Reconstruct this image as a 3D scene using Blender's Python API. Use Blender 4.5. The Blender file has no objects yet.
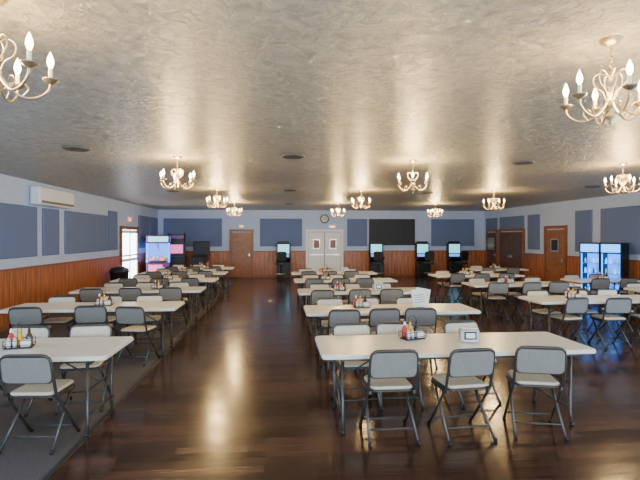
import bpy, math, random
from mathutils import Vector, Matrix
random.seed(7)
scene=bpy.context.scene
# ------------------------------------------------------------ materials
def newmat(name):
    m=bpy.data.materials.new(name); m.use_nodes=True
    nt=m.node_tree; return m,nt,nt.nodes['Principled BSDF']
def pm(name,col,rough=.5,metal=0,emit=None,es=0,spec=.5,noise=0,nscale=20,bump=0):
    m,nt,b=newmat(name)
    b.inputs['Base Color'].default_value=(*col,1); b.inputs['Roughness'].default_value=rough
    b.inputs['Metallic'].default_value=metal; b.inputs['Specular IOR Level'].default_value=spec
    if emit: b.inputs['Emission Color'].default_value=(*emit,1); b.inputs['Emission Strength'].default_value=es
    if noise or bump:
        tc=nt.nodes.new('ShaderNodeTexCoord'); n=nt.nodes.new('ShaderNodeTexNoise')
        n.inputs['Scale'].default_value=nscale; n.inputs['Detail'].default_value=4
        nt.links.new(tc.outputs['Object'],n.inputs['Vector'])
        if noise:
            r=nt.nodes.new('ShaderNodeValToRGB')
            r.color_ramp.elements[0].position=.3; r.color_ramp.elements[1].position=.7
            r.color_ramp.elements[0].color=(*[c*(1-noise) for c in col],1)
            r.color_ramp.elements[1].color=(*[min(1,c*(1+noise)) for c in col],1)
            nt.links.new(n.outputs['Fac'],r.inputs['Fac']); nt.links.new(r.outputs['Color'],b.inputs['Base Color'])
        if bump:
            bp=nt.nodes.new('ShaderNodeBump'); bp.inputs['Strength'].default_value=bump; bp.inputs['Distance'].default_value=.01
            nt.links.new(n.outputs['Fac'],bp.inputs['Height']); nt.links.new(bp.outputs['Normal'],b.inputs['Normal'])
    return m

def wood_floor():
    m,nt,b=newmat('dark_plank_floor'); N=nt.nodes; L=nt.links
    tc=N.new('ShaderNodeTexCoord')
    br=N.new('ShaderNodeTexBrick'); br.offset=.37; br.offset_frequency=2
    br.inputs['Scale'].default_value=1; br.inputs['Brick Width'].default_value=1.2; br.inputs['Row Height'].default_value=.125
    br.inputs['Mortar Size'].default_value=.004; br.inputs['Bias'].default_value=-.05
    br.inputs['Color1'].default_value=(.032,.0135,.010,1); br.inputs['Color2'].default_value=(.092,.037,.025,1); br.inputs['Mortar'].default_value=(.004,.002,.002,1)
    L.new(tc.outputs['Object'],br.inputs['Vector'])
    mp=N.new('ShaderNodeMapping'); mp.inputs['Scale'].default_value=(1.2,22,1); L.new(tc.outputs['Object'],mp.inputs['Vector'])
    n=N.new('ShaderNodeTexNoise'); n.inputs['Scale'].default_value=1.5; n.inputs['Detail'].default_value=6; L.new(mp.outputs['Vector'],n.inputs['Vector'])
    r=N.new('ShaderNodeValToRGB'); r.color_ramp.elements[0].color=(.55,.55,.55,1); r.color_ramp.elements[1].color=(1.3,1.25,1.2,1)
    r.color_ramp.elements[0].position=.3; r.color_ramp.elements[1].position=.7
    L.new(n.outputs['Fac'],r.inputs['Fac'])
    mx=N.new('ShaderNodeMix'); mx.data_type='RGBA'; mx.blend_type='MULTIPLY'; mx.inputs[0].default_value=1
    L.new(br.outputs['Color'],mx.inputs[6]); L.new(r.outputs['Color'],mx.inputs[7]); L.new(mx.outputs[2],b.inputs['Base Color'])
    sp=N.new('ShaderNodeSeparateColor'); L.new(br.outputs['Color'],sp.inputs[0])
    m1=N.new('ShaderNodeMath'); m1.operation='MULTIPLY_ADD'; m1.inputs[1].default_value=1.0; m1.inputs[2].default_value=.03; L.new(sp.outputs[0],m1.inputs[0])
    rr=N.new('ShaderNodeMapRange'); rr.inputs['To Min'].default_value=.05; rr.inputs['To Max'].default_value=.15; L.new(n.outputs['Fac'],rr.inputs['Value'])
    m2=N.new('ShaderNodeMath'); m2.operation='ADD'; L.new(m1.outputs[0],m2.inputs[0]); L.new(rr.outputs['Result'],m2.inputs[1]); L.new(m2.outputs[0],b.inputs['Roughness'])
    bp=N.new('ShaderNodeBump'); bp.inputs['Strength'].default_value=.5; bp.inputs['Distance'].default_value=.004; bp.invert=True
    L.new(br.outputs['Fac'],bp.inputs['Height'])
    bp2=N.new('ShaderNodeBump'); bp2.inputs['Strength'].default_value=.3; bp2.inputs['Distance'].default_value=.003
    L.new(n.outputs['Fac'],bp2.inputs['Height']); L.new(bp.outputs['Normal'],bp2.inputs['Normal']); L.new(bp2.outputs['Normal'],b.inputs['Normal'])
    b.inputs['Specular IOR Level'].default_value=.75
    return m
def ceiling_mat():
    m,nt,b=newmat('stomped_plaster_ceiling'); N=nt.nodes; L=nt.links
    tc=N.new('ShaderNodeTexCoord')
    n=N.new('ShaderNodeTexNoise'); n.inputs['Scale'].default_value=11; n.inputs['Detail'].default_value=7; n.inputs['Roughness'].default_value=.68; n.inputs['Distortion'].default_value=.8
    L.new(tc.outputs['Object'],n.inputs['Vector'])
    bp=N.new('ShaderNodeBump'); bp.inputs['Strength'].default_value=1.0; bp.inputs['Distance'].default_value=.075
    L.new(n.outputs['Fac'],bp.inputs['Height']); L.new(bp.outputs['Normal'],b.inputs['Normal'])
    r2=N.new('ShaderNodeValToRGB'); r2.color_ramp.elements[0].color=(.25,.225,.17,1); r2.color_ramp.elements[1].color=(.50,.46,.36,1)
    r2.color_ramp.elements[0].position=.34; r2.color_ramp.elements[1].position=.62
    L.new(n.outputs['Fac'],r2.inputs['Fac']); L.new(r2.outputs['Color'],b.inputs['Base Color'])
    b.inputs['Roughness'].default_value=.30; b.inputs['Specular IOR Level'].default_value=.9
    return m
def wainscot_mat():
    m,nt,b=newmat('vertical_board_wainscot'); N=nt.nodes; L=nt.links
    tc=N.new('ShaderNodeTexCoord'); sx=N.new('ShaderNodeSeparateXYZ'); L.new(tc.outputs['Object'],sx.inputs[0])
    ad=N.new('ShaderNodeMath'); ad.operation='ADD'; L.new(sx.outputs[0],ad.inputs[0]); L.new(sx.outputs[1],ad.inputs[1])
    cx=N.new('ShaderNodeCombineXYZ'); L.new(ad.outputs[0],cx.inputs[0]); L.new(sx.outputs[2],cx.inputs[1])
    mp=N.new('ShaderNodeMapping'); mp.inputs['Scale'].default_value=(9,.8,1); L.new(cx.outputs[0],mp.inputs['Vector'])
    n=N.new('ShaderNodeTexNoise'); n.inputs['Scale'].default_value=2.0; n.inputs['Detail'].default_value=5; L.new(mp.outputs['Vector'],n.inputs['Vector'])
    r=N.new('ShaderNodeValToRGB'); r.color_ramp.elements[0].color=(.24,.07,.025,1); r.color_ramp.elements[1].color=(.56,.20,.07,1)
    r.color_ramp.elements[0].position=.3; r.color_ramp.elements[1].position=.72
    L.new(n.outputs['Fac'],r.inputs['Fac'])
    md=N.new('ShaderNodeMath'); md.operation='MODULO'; md.inputs[1].default_value=.2
    ab=N.new('ShaderNodeMath'); ab.operation='ADD'; ab.inputs[1].default_value=100; L.new(ad.outputs[0],ab.inputs[0]); L.new(ab.outputs[0],md.inputs[0])
    gt=N.new('ShaderNodeMath'); gt.operation='LESS_THAN'; gt.inputs[1].default_value=.012; L.new(md.outputs[0],gt.inputs[0])
    mx=N.new('ShaderNodeMix'); mx.data_type='RGBA'; L.new(gt.outputs[0],mx.inputs[0]); L.new(r.outputs['Color'],mx.inputs[6]); mx.inputs[7].default_value=(.03,.012,.006,1)
    L.new(mx.outputs[2],b.inputs['Base Color']); b.inputs['Roughness'].default_value=.38
    return m
M=dict(
 floor=wood_floor(), ceil=ceiling_mat(), wain=wainscot_mat(),
 carpet=pm('grey_carpet',(.085,.078,.082),.55,noise=.35,nscale=60,bump=.4),
 wall=pm('pale_blue_grey_paint',(.48,.59,.84),.6,noise=.04,nscale=3),
 panel=pm('slate_acoustic_fabric',(.135,.19,.36),.9,noise=.12,nscale=80,bump=.3),
 trimw=pm('stained_wood_trim',(.26,.095,.04),.4,noise=.25,nscale=12),
 door=pm('brown_wood_door',(.28,.115,.05),.4,noise=.25,nscale=9),
 dkdoor=pm('dark_wood_door',(.11,.05,.034),.45,noise=.3,nscale=9),
 white=pm('white_enamel',(.80,.84,.88),.4,noise=.02,nscale=5),
 cream=pm('cream_painted_door',(.88,.90,.90),.45,noise=.03,nscale=5),
 table=pm('speckled_offwhite_plastic',(.84,.81,.72),.28,noise=.05,nscale=120),
 tedge=pm('table_edge_trim',(.76,.71,.60),.4,noise=.05,nscale=60),
 frame=pm('bronze_tube_steel',(.06,.054,.05),.32,metal=.4,noise=.1,nscale=30),
 shell=pm('grey_steel_back_shell',(.235,.22,.20),.36,metal=.1,noise=.06,nscale=30),
 pad=pm('beige_vinyl_pad',(.60,.52,.39),.45,noise=.08,nscale=25,bump=.1),
 black=pm('black_plastic',(.016,.016,.018),.4,noise=.2,nscale=30,spec=.35),
 screen=pm('black_glass_screen',(.035,.04,.05),.5,noise=.05,nscale=10,spec=.2),
 brass=pm('antique_brass',(.46,.36,.21),.32,metal=.8,noise=.15,nscale=40),
 ivory=pm('ivory_candle_sleeve',(.8,.7,.5),.4,emit=(1,.70,.32),es=.35,noise=.03,nscale=40),
 bulb=pm('lit_flame_bulb',(1,.9,.7),.3,emit=(1,.72,.32),es=38,noise=.01),
 chrome=pm('brushed_steel',(.6,.6,.59),.3,metal=.8,noise=.05,nscale=60),
 red=pm('ketchup_red',(.45,.02,.012),.3,noise=.05), yel=pm('mustard_yellow',(.75,.42,.02),.35,noise=.05),
 green=pm('label_green',(.04,.25,.05),.4,noise=.05), brown=pm('sauce_brown',(.05,.015,.008),.2,noise=.05),
 paper=pm('white_paper',(.8,.8,.78),.7,noise=.03,nscale=10),
 blueglow=pm('cooler_backlight',(.05,.3,.9),.4,emit=(.004,.20,1.0),es=3.0,noise=.02),
 blue2=pm('cooler_header_light',(.1,.4,.9),.4,emit=(.03,.36,1.0),es=3.6,noise=.02),
 cyan=pm('screen_cyan_light',(.2,.6,.7),.3,emit=(.22,.72,.85),es=1.6,noise=.3,nscale=25),
 pink=pm('arcade_pink_light',(.8,.2,.5),.3,emit=(1,.14,.42),es=1.3,noise=.3,nscale=14),
 violet=pm('arcade_violet_light',(.1,.25,.8),.3,emit=(.06,.25,1),es=2.2,noise=.3,nscale=14),
 maroon=pm('arcade_maroon_paint',(.14,.03,.16),.35,noise=.3,nscale=8),
 day=pm('daylit_frosted_glass',(.8,.9,1),.3,emit=(.85,.94,1),es=10.0,noise=.02),
 exitr=pm('exit_sign_red',(.8,.05,.03),.4,emit=(1,.08,.04),es=4,noise=.02),
 amber=pm('amber_lamp',(.8,.4,.05),.4,emit=(1,.45,.08),es=2.5,noise=.02),
 vent=pm('dark_vent_metal',(.12,.11,.10),.5,noise=.1), plush=pm('plush_mix',(.6,.35,.1),.8,noise=.6,nscale=18),
)
# ------------------------------------------------------------ mesh builder
class MB:
    def __init__(s): s.v=[];s.f=[];s.mi=[];s.sm=[];s.mats=[]
    def m(s,k):
        if k not in s.mats: s.mats.append(k)
        return s.mats.index(k)
    def add(s,vs,fs,mat,smooth=False,T=None):
        o=len(s.v)
        for p in vs:
            p=Vector(p); s.v.append(tuple(T@p if T else p))
        i=s.m(mat)
        for f in fs: s.f.append([o+a for a in f]); s.mi.append(i); s.sm.append(smooth)
    def box(s,c,d,mat,T=None,ch=0):
        if ch>0: return s.rprism(c,d[0],d[1],d[2],ch*1.5,mat,T,ch,seg=2)
        x,y,z=[a/2 for a in d]
        vs=[(c[0]+i*x,c[1]+j*y,c[2]+k*z) for i in(-1,1) for j in(-1,1) for k in(-1,1)]
        s.add(vs,[(0,1,3,2),(4,6,7,5),(0,4,5,1),(2,3,7,6),(0,2,6,4),(1,5,7,3)],mat,False,T)
    def rprism(s,c,w,d,h,rad,mat,T=None,ch=.005,seg=5):
        def ring(ins,z):
            r=max(rad-ins,.0005); W=w/2-ins; D=d/2-ins; o=[]
            for (sx,sy,a0) in((1,1,0),(-1,1,90),(-1,-1,180),(1,-1,270)):
                for k in range(seg+1):
                    a=math.radians(a0+90*k/seg)
                    x=sx*(W-r)+r*math.cos(a); y=sy*(D-r)+r*math.sin(a)
                    o.append((c[0]+x,c[1]+y,c[2]+z))
            return o
        rs=[ring(ch,-h/2),ring(0,-h/2+ch),ring(0,h/2-ch),ring(ch,h/2)]
        n=len(rs[0]); vs=[p for r in rs for p in r]; fs=[]
        for k in range(3):
            for i in range(n):
                j=(i+1)%n; fs.append((k*n+i,k*n+j,(k+1)*n+j,(k+1)*n+i))
        fs.append(tuple(reversed(range(n)))); fs.append(tuple(range(3*n,4*n)))
        s.add(vs,fs,mat,False,T)
    def tube(s,pts,r,mat,seg=8,T=None):
        pts=[Vector(p) for p in pts]; n=len(pts)
        rr=r if isinstance(r,(list,tuple)) else [r]*n
        tan=[(pts[min(i+1,n-1)]-pts[max(i-1,0)]).normalized() for i in range(n)]
        up=Vector((0,0,1)) if abs(tan[0].z)<.9 else Vector((1,0,0))
        u=tan[0].cross(up).normalized(); vs=[];fs=[]
        for i in range(n):
            u=(u-tan[i]*u.dot(tan[i])).normalized(); w=tan[i].cross(u)
            for k in range(seg):
                a=2*math.pi*k/seg; vs.append(pts[i]+(u*math.cos(a)+w*math.sin(a))*rr[i])
        for i in range(n-1):
            for k in range(seg):
                j=(k+1)%seg; fs.append((i*seg+k,i*seg+j,(i+1)*seg+j,(i+1)*seg+k))
        fs.append(tuple(reversed(range(seg)))); fs.append(tuple(range((n-1)*seg,n*seg)))
        s.add(vs,fs,mat,True,T)
    def lathe(s,prof,mat,seg=12,c=(0,0,0),T=None):
        vs=[];fs=[];n=len(prof)
        for (r,z) in prof:
            for k in range(seg):
                a=2*math.pi*k/seg; vs.append((c[0]+r*math.cos(a),c[1]+r*math.sin(a),c[2]+z))
        for i in range(n-1):
            for k in range(seg):
                j=(k+1)%seg; fs.append((i*seg+k,i*seg+j,(i+1)*seg+j,(i+1)*seg+k))
        fs.append(tuple(reversed(range(seg)))); fs.append(tuple(range((n-1)*seg,n*seg)))
        s.add(vs,fs,mat,True,T)
    def mesh(s,name):
        me=bpy.data.meshes.new(name); me.from_pydata(s.v,[],s.f)
        for k in s.mats: me.materials.append(M[k])
        me.polygons.foreach_set('material_index',s.mi); me.polygons.foreach_set('use_smooth',s.sm)
        me.update(); return me
    def obj(s,name,loc=(0,0,0),rz=0): return place(s.mesh(name),name,loc,rz)
def place(me,name,loc=(0,0,0),rz=0):
    o=bpy.data.objects.new(name,me); o.location=loc; o.rotation_euler=(0,0,math.radians(rz)); scene.collection.objects.link(o); return o
def bx(name,x0,x1,y0,y1,z0,z1,mat,ch=0):
    b=MB(); c=((x0+x1)/2,(y0+y1)/2,(z0+z1)/2)
    b.box((0,0,0),(x1-x0,y1-y0,z1-z0),mat,ch=ch); return b.obj(name,c)
def bez(p,n=6):
    P=[Vector(a) for a in p]; o=[]
    for i in range(len(P)-1):
        a=P[max(i-1,0)];b=P[i];c=P[i+1];d=P[min(i+2,len(P)-1)]
        for k in range(n):
            t=k/n; o.append(.5*((2*b)+(c-a)*t+(2*a-5*b+4*c-d)*t*t+(3*b-a-3*c+d)*t**3))
    o.append(P[-1]); return o
def area(name,loc,rot,sx,sy,e,col):
    l=bpy.data.lights.new(name,'AREA'); l.shape='RECTANGLE'; l.size=sx; l.size_y=sy; l.energy=e; l.color=col
    o=bpy.data.objects.new(name,l); o.location=loc; o.rotation_euler=[math.radians(a) for a in rot]; scene.collection.objects.link(o)
# ------------------------------------------------------------ room
XL,XR,YB,YF,H=-5.25,9.6,21.2,-3.0,3.0
XC=-1.72
bx('floor',XC,XR,YF,YB,-.1,0,'floor')
bx('floor_carpet',XL,XC,YF,YB,-.1,.0,'carpet')
bx('trim_1',XC-.02,XC+.02,YF,YB,0,.006,'frame')
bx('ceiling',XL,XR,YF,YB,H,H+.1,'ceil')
bx('wall_left',XL-.12,XL,YF,YB,0,H,'wall')
bx('wall_right',XR,XR+.12,YF,YB,0,H,'wall')
bx('wall_back',XL,XR,YB,YB+.12,0,H,'wall')
wins=[(-4.6,-1.0),(.4,4.0),(5.4,9.0)]
fb=MB(); zc=(0.9,2.5)
def wb(x0,x1,z0,z1): fb.box(((x0+x1)/2,YF-.06,(z0+z1)/2),(x1-x0,.12,z1-z0),'wall')
wb(XL,XR,0,zc[0]); wb(XL,XR,zc[1],H)
e=[XL]+[a for w in wins for a in w]+[XR]
for i in range(0,len(e),2): wb(e[i],e[i+1],*zc)
fb.obj('wall_front')
def winframe(name,W,hh,loc,rz,glass=False):
    w=MB()
    for x in(-W/2+.03,0,W/2-.03): w.box((x,0,0),(.06,.08,hh),'white')
    for z in(-hh/2+.03,hh/2-.03): w.box((0,0,z),(W,.08,.06),'white')
    return w.obj(name,loc,rz)
for i,(a,c) in enumerate(wins):
    winframe('unseen_window_%d'%(i+1),c-a,1.6,((a+c)/2,YF-.05,1.7),0)
    area('unseen_window_light',((a+c)/2,YF-.12,1.7),(90,0,0),c-a-.1,1.5,390,(.62,.81,1))
k=4
for X,yc,rz in((XR-.05,5.2,90),(XR-.05,1.5,90),(XL+.05,4.0,90),(XL+.05,.5,90)):  # side windows added out of view, with area lights to brighten the hall
    winframe('unseen_window_%d'%k,2.2,1.3,(X,yc,1.8),rz); k+=1
    s=1 if X>0 else -1
    area('unseen_window_light',(X+s*.03,yc,1.8),(90,0,90*s),2.1,1.2,210 if s>0 else 90,(.50,.74,1))
# wainscot
WH=1.13
bx('wainscot_left',XL,XL+.02,YF,YB-.02,.1,WH,'wain')
bx('wainscot_right',XR-.02,XR,YF,YB-.02,.1,WH,'wain')
bx('wainscot_back',XL,XR,YB-.02,YB,.1,WH,'wain')
bx('trim_2',XL,XL+.045,YF,YB-.05,WH,WH+.05,'trimw'); bx('trim_3',XR-.045,XR,YF,YB-.05,WH,WH+.05,'trimw'); bx('trim_4',XL,XR,YB-.045,YB,WH,WH+.05,'trimw')
bx('baseboard_left',XL,XL+.03,YF,YB-.03,0,.1,'trimw'); bx('baseboard_right',XR-.03,XR,YF,YB-.03,0,.1,'trimw'); bx('baseboard_back',XL,XR,YB-.03,YB,0,.1,'trimw')
PB,PT=1.38,2.68
for y0,y1 in((8.9,10.72),(11.0,11.75),(12.1,14.95),(15.08,15.85),(18.25,19.6),(19.75,20.95)):
    bx('acoustic_panel',XL,XL+.05,y0,y1,1.38,2.62 if y0>12.2 else 2.45,'panel',.012)
for x0,x1 in((-5.0,-2.48),(-.80,1.08),(3.13,4.05),(7.05,9.1)):
    bx('acoustic_panel',x0,x1,YB-.05,YB,PB,2.62,'panel',.012)
for y0,y1,zb in((7.5,10.2,1.33),(10.4,13.2,1.33),(13.6,14.4,1.33),(16.5,17.3,1.33),(17.6,19.6,2.12),(19.85,20.95,2.12)):
    bx('acoustic_panel',XR-.05,XR,y0,y1,zb,2.64,'panel',.012)
t=MB(); t.box((0,0,0),(2.14,.05,1.2),'black',ch=.01); t.box((0,-.027,0),(2.06,.004,1.12),'screen'); t.obj('wall_television',(5.2,YB-.06,2.02))
c=MB(); T=Matrix.Rotation(math.radians(90),4,'X')
c.lathe([(.0,-.0),(.20,0),(.20,.03),(.17,.045),(.165,.03),(0,.03)],'black',24,T=T)
c.lathe([(0,.031),(.163,.031),(.163,.034),(0,.034)],'paper',24,T=T)
c.box((0.02,-.04,.05),(.012,.004,.11),'black'); c.box((.04,-.04,0),(.08,.004,.012),'black')
c.obj('wall_clock',(2.1,YB,2.62))
def door(name,loc,rz,w,h,mat,leaves=1,lite=False,bar=False):
    d=MB()
    for sx in(-1,1): d.box((sx*(w/2+.05),-.03,h/2+.02),(.1,.07,h+.04),'trimw' if mat!='cream' else 'cream')
    d.box((0,-.03,h+.09),(w+.2,.07,.1),'trimw' if mat!='cream' else 'cream')
    lw=w/leaves
    d.box((0,-.012,h/2),(w,.02,h),'black')
    for i in range(leaves):
        cx=-w/2+lw*(i+.5)
        d.box((cx,-.03,h/2+.01),(lw-.025,.04,h-.02),mat,ch=.006)
        if lite:
            d.box((cx,-.055,h*.74),(lw*.42,.012,h*.22),'chrome'); d.box((cx,-.062,h*.74),(lw*.34,.006,h*.18),'trimw' if mat=='cream' else 'screen')
        if mat in('door','dkdoor'):
            for z,hh in((h*.28,h*.36),(h*.74,h*.4)):
                d.box((cx,-.053,z),(lw*.68,.008,hh),mat,ch=.003)
        if bar: d.box((cx,-.085,1.0),(lw*.8,.04,.06),'chrome'); d.box((cx,-.06,.14),(lw*.9,.01,.22),'chrome')
        else:
            hx=cx+lw*.4*(1 if i==0 else -1); d.box((hx,-.06,1.0),(.05,.02,.12),'chrome'); d.tube([(hx,-.07,1),(hx,-.1,1),(hx-.1,-.1,1)],.01,'chrome')
    return d.obj(name,loc,rz)
door('door_1',(-1.62,YB,0),0,.86,2.0,'door')
door('door_2',(2.1,YB,0),0,1.5,2.0,'cream',2,True,True)
door('door_3',(XR,15.5,0),-90,1.1,2.05,'door',1,True)
door('door_4',(XR,18.6,0),-90,1.9,2.0,'dkdoor',2)
door('door_5',(XR,20.35,0),-90,.9,2.0,'dkdoor',1)
d=MB()
for sx in(-1,1): d.box((sx*.9,-.03,1.03),(.1,.08,2.1),'trimw')
d.box((0,-.03,2.12),(1.9,.08,.1),'trimw'); d.box((0,-.03,1.03),(.06,.06,2.06),'white')
for sx in(-1,1):
    d.box((sx*.44,-.015,1.03),(.82,.02,2.02),'day')
    for z in(.08,1.0,1.98): d.box((sx*.44,-.03,z),(.82,.04,.1),'white')
d.obj('door_6',(XL,17.1,0),90)
def sign(name,loc,rz,mat,w=.32,h=.18):
    s=MB(); s.box((0,-.025,0),(w,.05,h),'white',ch=.006)
    s.box((0,-.053,0),(w*.86,.006,h*.62),mat); return s.obj(name,loc,rz)
sign('exit_sign',(XL,17.1,2.42),90,'exitr'); sign('exit_sign',(2.45,YB,2.27),0,'amber',.3,.14); sign('exit_sign',(-1.62,YB,2.27),0,'amber',.2,.1)
a=MB(); a.box((0,-.12,0),(1.7,.22,.40),'white',ch=.03); a.box((0,-.235,-.13),(1.55,.015,.05),'vent'); a.box((0,-.236,.03),(1.6,.01,.18),'white',ch=.004)
a.obj('mini_split_air_conditioner',(XL,11.3,2.69),90)
v=MB(); v.lathe([(0,0),(.17,0),(.18,-.012),(.14,-.03),(.13,-.015),(.10,-.035),(.09,-.018),(.05,-.04),(0,-.04)],'vent',20); vm=v.mesh('ceiling_vent')
for x,y in((-2.7,6.6),(.22,6.95),(3.9,7.2),(.3,12),(-2.7,12.5),(4,12.4),(7.4,10.5),(.4,16.8)): place(vm,'ceiling_vent',(x,y,H))
# ------------------------------------------------------------ chandelier
def chandelier():
    b=MB()
    b.lathe([(0,0),(.065,0),(.062,-.012),(.035,-.03),(.012,-.04),(0,-.04)],'brass',18)
    for k in range(6):
        z=-.045-k*.024; a=k%2*90
        R=Matrix.Translation((0,0,z))@Matrix.Rotation(math.radians(a),4,'Z')
        b.tube([(.008*math.cos(t),0,.016*math.sin(t)) for t in[i*math.pi/4 for i in range(9)]],.0028,'brass',5,T=R)
    b.lathe([(0,-.18),(.010,-.185),(.012,-.2),(.028,-.215),(.012,-.235),(.010,-.27),(.022,-.285),(.014,-.30),(.012,-.34),(.030,-.365),(.036,-.39),(.024,-.42),(.012,-.44),(.03,-.455),(.026,-.475),(.008,-.49),(.012,-.505),(0,-.52)],'brass',14)
    for k in range(6):
        R=Matrix.Rotation(math.radians(60*k+14),4,'Z')
        b.tube(bez([(.025,0,-.38),(.06,0,-.43),(.12,0,-.475),(.19,0,-.465),(.24,0,-.42),(.25,0,-.375)],4),.0065,'brass',6,T=R)
        b.tube(bez([(.02,0,-.22),(.06,0,-.19),(.095,0,-.215),(.085,0,-.27),(.045,0,-.31),(.028,0,-.36)],4),.004,'brass',5,T=R)
        b.tube(bez([(.12,0,-.475),(.15,0,-.43),(.125,0,-.405),(.105,0,-.425)],4),.004,'brass',5,T=R)
        c=(.25,0,0)
        b.lathe([(.006,-.385),(.018,-.378),(.04,-.362),(.042,-.357),(.014,-.362),(.013,-.35)],'brass',12,c,R)
        b.lathe([(.011,-.36),(.011,-.305),(.009,-.30)],'ivory',10,c,R)
        b.lathe([(.007,-.30),(.014,-.282),(.018,-.266),(.014,-.244),(.007,-.225),(.001,-.21)],'bulb',10,c,R)
    return b.mesh('chandelier')
cm=chandelier()
for x,y in[(-1.42,2.5),(2.02,2.7),(5.6,2.6)]+[(x,y) for y in(7.2,11.8,16.4) for x in(-1.5,2.1,5.6)]:
    o=place(cm,'chandelier',(x,y,H),random.choice([0,20,37]))
    l=bpy.data.lights.new('candle_glow','POINT'); l.energy=125 if y>4 else 60; l.color=(1,.67,.28); l.shadow_soft_size=.14
    p=bpy.data.objects.new('candle_glow',l); p.location=(0,0,-.28); p.parent=o; scene.collection.objects.link(p)
# ------------------------------------------------------------ furniture
def chair():
    b=MB(); W=.215
    side=[(W,.21,0),(W,-.02,.28),(W-.002,-.165,.465),(W-.005,-.205,.62),(W-.01,-.235,.755)]
    arc=[(W-.018,-.242,.79),(W-.045,-.247,.812),(W-.08,-.248,.818)]
    L=side+arc; path=L+[(-x,y,z) for x,y,z in reversed(L)]
    b.tube(path,.0135,'frame',8)
    for s in(-1,1):
        b.tube([(s*.19,.13,.43),(s*.195,.02,.29),(s*.215,-.25,0)],.0125,'frame',8)
        b.lathe([(.016,0),(.016,.02),(.013,.03)],'black',8,(s*.215,-.25,0)); b.lathe([(.016,0),(.016,.02),(.013,.03)],'black',8,(s*W,.21,0))
        b.box((s*.198,0,.435),(.02,.34,.03),'frame')
    b.tube([(-.205,-.155,.105),(.205,-.155,.105)],.009,'frame',6)
    b.tube([(-.213,.135,.09),(.213,.135,.09)],.009,'frame',6)
    b.tube([(-.19,.13,.43),(.19,.13,.43)],.009,'frame',6)
    b.rprism((0,.02,.448),.39,.40,.022,.06,'frame',ch=.006)
    b.rprism((0,.02,.471),.385,.395,.03,.06,'pad',ch=.012)
    T=Matrix.Translation((0,-.222,.69))@Matrix.Rotation(math.radians(90+9),4,'X')
    b.rprism((0,0,0),.405,.225,.016,.045,'pad',T@Matrix.Translation((0,0,-.014)),ch=.006)
    b.rprism((0,0,0),.43,.245,.014,.05,'frame',T@Matrix.Translation((0,0,-.002)),ch=.005)
    b.rprism((0,0,0),.405,.222,.012,.045,'shell',T@Matrix.Translation((0,0,.009)),ch=.005)
    return b.mesh('folding_chair')
chm=chair()
def table(L,D=.8,name='folding_table'):
    b=MB()
    b.rprism((0,0,.722),L,D,.036,.05,'tedge',ch=.006)
    b.rprism((0,0,.7415),L-.01,D-.01,.007,.047,'table',ch=.003)
    for sy in(-1,1): b.box((0,sy*(D/2-.07),.69),(L-.35,.025,.03),'frame')
    for s in(-1,1):
        x=s*(L/2-.2)
        for sy in(-1,1):
            b.tube([(x,sy*(D/2-.12),.70),(x,sy*(D/2-.12),.12),(x,sy*(D/2-.09),0)],.016,'frame',8)
            b.lathe([(.022,0),(.022,.02),(.018,.035)],'black',8,(x,sy*(D/2-.09),0))
        b.tube([(x,-(D/2-.12),.16),(x,D/2-.12,.16)],.012,'frame',6)
        b.tube([(x,-(D/2-.12),.64),(x,D/2-.12,.64)],.012,'frame',6)
        b.tube([(x,0,.64),(x-s*.42,0,.695)],.01,'frame',6)
        b.tube([(x,.0,.40),(x-s*.5,0,.69)],.008,'frame',6); b.tube([(x,-(D/2-.12),.4),(x,D/2-.12,.4)],.01,'frame',6)
    return b.mesh(name)
TL=2.5; tm=table(TL); tm2=table(1.83)
def caddy():
    b=MB()
    b.rprism((0,0,.006),.24,.15,.012,.02,'black',ch=.002)
    for zz in(.03,.075):
        b.tube([(-.12,-.075,zz),(.12,-.075,zz),(.12,.075,zz),(-.12,.075,zz),(-.12,-.075,zz)],.003,'black',5)
    for x,y in((-.12,-.075),(.12,-.075),(.12,.075),(-.12,.075),(0,-.075),(0,.075)): b.tube([(x,y,.01),(x,y,.078)],.003,'black',5)
    b.tube(bez([(0,-.075,.07),(0,-.07,.2),(0,0,.24),(0,.07,.2),(0,.075,.07)],3),.003,'black',5)
    bot=lambda x,y,m,h,c: (b.lathe([(.0,.012),(.028,.012),(.031,.03),(.031,h*.6),(.024,h*.75),(.012,h*.88),(.012,h)],m,10,(x,y,0)),b.lathe([(.014,h-.01),(.013,h+.01),(.004,h+.03)],c,8,(x,y,0)))
    bot(-.075,.03,'red',.15,'paper'); bot(-.005,.035,'yel',.14,'yel'); bot(.075,.03,'brown',.15,'brown')
    for x in(-.08,-.03): b.lathe([(.018,.012),(.02,.07),(.014,.085)],'paper',8,(x,-.04,0)); b.lathe([(.0145,.085),(.014,.1),(.006,.105)],'chrome',8,(x,-.04,0))
    b.box((.06,-.035,.045),(.08,.05,.065),'paper',ch=.004)
    return b.mesh('condiment_caddy')
cd=caddy()
def napkin():
    b=MB(); b.rprism((0,0,.07),.19,.13,.14,.03,'chrome',ch=.015); b.rprism((0,-.066,.075),.12,.006,.08,.002,'black',ch=.001); b.rprism((0,-.069,.075),.09,.01,.05,.002,'paper',ch=.001); b.rprism((0,0,.144),.17,.11,.01,.02,'paper',ch=.003)
    return b.mesh('napkin_dispenser')
nm=napkin()
def menu():
    b=MB(); b.rprism((0,0,.008),.12,.08,.016,.01,'black',ch=.002)
    for s,r in((-1,10),(1,-8)):
        T=Matrix.Translation((0,s*.012,.034))@Matrix.Rotation(math.radians(r),4,'X')@Matrix.Rotation(math.radians(s*9),4,'Y')
        b.box((0,0,.13),(.21,.003,.27),'paper',T)
        for q in range(4): b.box((0,-.002,.07+q*.035),(.15,.002,.008),'vent',T)
    return b.mesh('menu_holder')
mm=menu()
TZ=.746
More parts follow.
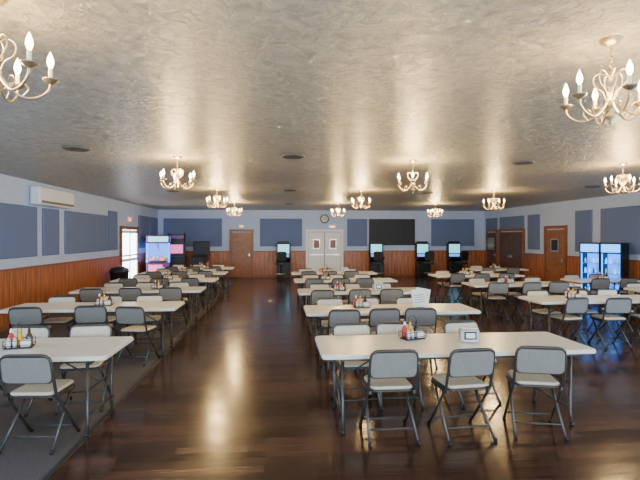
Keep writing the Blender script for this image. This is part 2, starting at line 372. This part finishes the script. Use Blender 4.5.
def setting(x0,y0,L,D,near,far,items,mesh):
    place(mesh,'folding_table',(x0+L/2,y0+D/2,0))
    for dx,r,off in near: place(chm,'folding_chair',(x0+dx,y0+.10+off,0),r)
    for dx,r,off in far: place(chm,'folding_chair',(x0+dx,y0+D-.10+off,0),180+r)
    for me,n,dx,dy,r in items: place(me,n,(x0+dx,y0+dy,TZ),r)
J=lambda a:random.uniform(-a,a)
CA=(cd,'condiment_caddy'); NA=(nm,'napkin_dispenser'); ME=(mm,'menu_holder')
cx0=.39
setting(cx0,4.15,TL+.1,.85,[(.61,0,-.03),(1.28,5,-.05),(2.0,-14,-.03)],[(.45,4,.1),(.92,-4,.12),(1.75,8,.14)],[(*CA,1.0,.62,20),(*NA,1.52,.42,-8)],table(TL+.1,.85))
setting(cx0,6.45,TL,.8,[(.5,0,-.05),(1.05,3,0),(1.6,-8,.0)],[(.45,5,.05),(1.0,-4,.1),(1.75,8,.1)],[(*ME,1.70,.3,-15),(*CA,.85,.5,10)],tm)
for i,y in enumerate((8.8,11.15,13.5)):
    it=[(*CA,1.0+J(.3),.4,J(40))]
    if i%2==0: it.append((*NA,1.6,.4,J(40)))
    setting(cx0,y,TL,.8,[(.45+J(.05),J(8),J(.05)),(1.1+J(.05),J(8),J(.05)),(1.75+J(.1),J(8),J(.04))],[(.45,J(8),.05),(1.1,J(8),.06),(1.8,J(8),.1)],it,tm)
lx0=-1.52-TL
setting(lx0,4.3,TL,.85,[(.85,0,-.06),(1.95,-4,-.07)],[(.6,4,.1),(1.30,-4,.12),(1.97,6,.15)],[(*CA,1.56,.42,15),(*NA,.9,.4,15)],table(TL,.85))
setting(lx0,7.1,TL,.8,[(.5,5,-.1),(1.35,4,-.03),(2.0,-12,-.18)],[(.5,5,.05),(1.2,-4,.1),(1.9,8,.1)],[(*CA,1.35,.4,5)],tm)
for y in(9.4,11.6,13.8,16.0):
    setting(lx0,y,TL,.8,[(.5,J(8),J(.05)),(1.2,J(8),J(.05)),(1.95,J(8),J(.05))],[(.5,J(8),.05),(1.2,J(8),.06),(1.9,J(8),.1)],[(*CA,1.4+J(.3),.4,J(40))],tm)
for i,y in enumerate((7.25,9.85,12.3)):
    setting(4.25,y,TL,.8,[(.5,J(10),J(.08)),(1.2,J(10),J(.08)),(1.9,J(10),J(.08))],[(.5,J(8),.05),(1.2,J(8),.06),(1.9,J(8),.1)],[(*CA,1.0+J(.3),.4,J(40))],tm)
for i,y in enumerate((8.4,10.6,14.6)):
    setting(7.15 if i<2 else 6.3,y,1.6 if i==1 else 1.83,.8,[(.45,J(10),J(.08)),(1.2,J(10),J(.08))],[(.45,J(8),.05),(1.15,J(8),.06)],[(*CA,.9,.4,J(40))],table(1.6) if i==1 else tm2)
# ------------------------------------------------------------ drink coolers
def cooler(fill):
    b=MB(); w,dp,h=.54,.46,1.64
    b.box((0,dp/2-.02,h/2),(w,.04,h),'black')
    b.box((-w/2+.015,0,h/2),(.03,dp,h),'black'); b.box((w/2-.015,0,h/2),(.03,dp,h),'black')
    b.box((0,0,.09),(w-.06,dp,.18),'black'); b.box((0,0,h-.02),(w-.06,dp,.04),'black')
    b.box((0,-dp/2+.05,h-.16),(w-.06,.1,.24),'blue2')
    b.box((0,dp/2-.05,h/2-.05),(w-.06,.02,h-.4),'blueglow')
    for s in(-1,1): b.box((s*(w/2-.04),-dp/2+.04,.78),(.02,.03,1.16),'blue2')
    for k in range(4):
        z=.22+k*.28; b.box((0,0,z),(w-.07,dp-.12,.012),'chrome')
        for i in range(4):
            x=-.165+i*.11; mt=fill[(k*3+i//2)%len(fill)]
            b.lathe([(.024,0),(.026,.01),(.026,.09),(.012,.13),(.012,.15)],mt,8,(x,-dp/2+.13,z+.008))
    b.tube([(w/2-.05,-dp/2-.02,.65),(w/2-.05,-dp/2-.03,.85),(w/2-.05,-dp/2-.02,1.1)],.012,'chrome')
    for z in(.19,h-.28): b.box((0,-dp/2-.005,z),(w-.02,.03,.04),'black')
    return b.mesh('drink_cooler')
for x,y,f in((8.93,12.62,['cyan','paper','blue2','red']),(9.20,12.14,['red','blue2','paper','cyan'])): place(cooler(f),'drink_cooler',(x,y,0),-60)
# ------------------------------------------------------------ gaming kiosks and stools
def kiosk():
    b=MB()
    b.box((0,0,.35),(.6,.5,.7),'black',ch=.02)
    T=Matrix.Translation((0,-.12,.8))@Matrix.Rotation(math.radians(-25),4,'X')
    b.box((0,0,0),(.62,.42,.08),'black',T,ch=.01)
    b.box((0,.13,1.15),(.62,.22,.75),'black',ch=.02)
    b.box((0,.01,1.27),(.50,.02,.40),'cyan'); b.box((0,.01,.97),(.48,.02,.12),'violet')
    b.box((0,.12,1.56),(.5,.16,.08),'black',ch=.01)
    for i in range(4): b.lathe([(.025,0),(.025,.012),(.02,.018)],'red' if i else 'yel',8,(-.18+i*.12,-.05,.04),T)
    return b.mesh('gaming_kiosk')
km=kiosk()
def stool():
    b=MB()
    b.lathe([(0,0),(.22,0),(.22,.02),(.05,.05),(.03,.08),(.03,.62),(0,.62)],'black',16)
    b.tube([(.2*math.cos(i*math.pi/8),.2*math.sin(i*math.pi/8),.25) for i in range(17)],.01,'chrome',6)
    for a in(0,90,180,270): b.tube([(0,0,.25),(.2*math.cos(math.radians(a)),.2*math.sin(math.radians(a)),.25)],.008,'chrome',5)
    b.rprism((0,0,.66),.44,.42,.08,.09,'black',ch=.025)
    T=Matrix.Translation((0,-.2,.98))@Matrix.Rotation(math.radians(98),4,'X')
    b.rprism((0,0,0),.42,.42,.06,.1,'black',T,ch=.02)
    for s in(-1,1): b.tube([(s*.12,-.16,.66),(s*.12,-.2,.82)],.014,'black')
    return b.mesh('padded_bar_stool')
sm=stool()
for x in(.24,4.42,6.56,8.05):
    place(km,'gaming_kiosk',(x,YB-.32,0)); place(sm,'padded_bar_stool',(x+J(.06)-.12,YB-1.35,0),J(25))
# ------------------------------------------------------------ arcade machines
b=MB()
b.box((0,0,.42),(.86,.8,.84),'maroon',ch=.02); b.box((-.1,-.405,.55),(.5,.01,.4),'pink'); b.box((.2,-.42,.25),(.3,.02,.22),'black')
for sx in(-1,1):
    for sy in(-1,1): b.box((sx*.40,sy*.37,1.2),(.06,.06,.74),'violet')
b.box((0,0,1.72),(.88,.82,.3),'maroon',ch=.03); b.box((0,-.415,1.72),(.72,.01,.2),'cyan'); b.box((0,.36,1.2),(.76,.02,.7),'violet'); b.box((.445,0,1.72),(.01,.6,.2),'violet')
b.box((0,-.46,.86),(.6,.16,.07),'black',ch=.01); b.tube([(-.1,-.46,.88),(-.1,-.46,.98)],.01,'chrome'); b.lathe([(.0,.97),(.025,.985),(.0,1.01)],'red',8,(-.1,-.46,0))
for i in range(14): b.lathe([(.02,0),(.08,.04),(.09,.09),(.05,.15),(.01,.17)],random.choice(['plush','yel','red','cyan','pink','paper']),8,(-.27+(i%5)*.135,-.24+(i//5)*.2,.85+J(.03)+.03))
b.tube([(0,0,1.57),(0,0,1.4)],.02,'chrome')
for a in(0,120,240): b.tube([(0,0,1.4),(.08*math.cos(a),.08*math.sin(a),1.33),(.03*math.cos(a),.03*math.sin(a),1.25)],.008,'chrome',5)
b.obj('claw_machine',(-4.62,18.65,0),14)
b=MB()
for s in(-1,1):
    prof=[(-.42,0),(.35,0),(.35,1.95),(-.12,1.95),(-.25,1.72),(-.05,1.6),(-.02,1.08),(-.40,.98),(-.42,.8)]
    vs=[(s*.34,y,z) for y,z in prof]+[(s*.30,y,z) for y,z in prof]; n=len(prof)
    b.add(vs,[tuple(range(n)),tuple(range(2*n-1,n-1,-1))]+[(i,(i+1)%n,n+(i+1)%n,n+i) for i in range(n)],'black')
b.box((0,.1,.5),(.6,.5,.98),'black'); b.box((0,.17,1.45),(.6,.3,.9),'black'); b.box((0,0.005,1.3),(.5,.02,.36),'pink'); b.box((0,-.16,1.8),(.6,.1,.14),'maroon')
b.box((0,-.2,.99),(.6,.36,.04),'black'); b.lathe([(.012,1.0),(.012,1.08),(.025,1.1),(.0,1.13)],'red',8,(-.12,-.22,0))
b.obj('arcade_cabinet',(-4.2,20.0,0),8)
b=MB(); T=Matrix.Translation((0,0,.88))@Matrix.Rotation(math.radians(5),4,'X')
b.box((0,0,0),(.58,1.2,.28),'black',T,ch=.01); b.box((0,0,.145),(.5,1.1,.01),'screen',T); b.box((0,.5,1.32),(.66,.22,.6),'black',ch=.02); b.box((0,.385,1.32),(.56,.01,.46),'screen')
for sx in(-1,1):
    for sy in(-1,1): b.box((sx*.25,sy*.52,.4),(.05,.05,.8),'chrome')
b.obj('pinball_machine',(-3.2,19.6,0),0)
b=MB(); b.lathe([(0,0),(.22,0),(.27,.70),(.285,.72),(.285,.77),(.24,.84),(.1,.9),(0,.9)],'black',18); b.box((0,-.26,.8),(.22,.04,.1),'vent'); b.obj('trash_can',(-4.85,14.9,0),60)
b=MB(); b.tube([(0,0,.35),(0,0,1.3)],.018,'black')
for a in(30,150,270):
    ca,sa=math.cos(math.radians(a)),math.sin(math.radians(a))
    b.tube([(0,0,.85),(.42*ca,.42*sa,.012)],.013,'black'); b.tube([(0,0,.4),(.22*ca,.22*sa,.43)],.009,'black')
b.box((0,0,1.55),(.34,.3,.52),'black',ch=.03); b.lathe([(0,0),(.13,0),(.12,.015),(.04,.005),(0,.012)],'vent',16,T=Matrix.Translation((0,-.152,1.48))@Matrix.Rotation(math.radians(90),4,'X'))
b.obj('tripod_speaker',(7.95,17.0,0),-20)
# ------------------------------------------------------------ world and camera
w=bpy.data.worlds.new('World'); scene.world=w; w.use_nodes=True
w.node_tree.nodes['Background'].inputs[0].default_value=(.7,.85,1,1); w.node_tree.nodes['Background'].inputs[1].default_value=1.0
cam=bpy.data.cameras.new('Camera'); co=bpy.data.objects.new('Camera',cam); scene.collection.objects.link(co)
co.location=(0,0,1.8); co.rotation_euler=(math.radians(90-.37),0,math.radians(-5.1)); cam.sensor_width=36; cam.lens=26.44; cam.clip_end=100
scene.camera=co
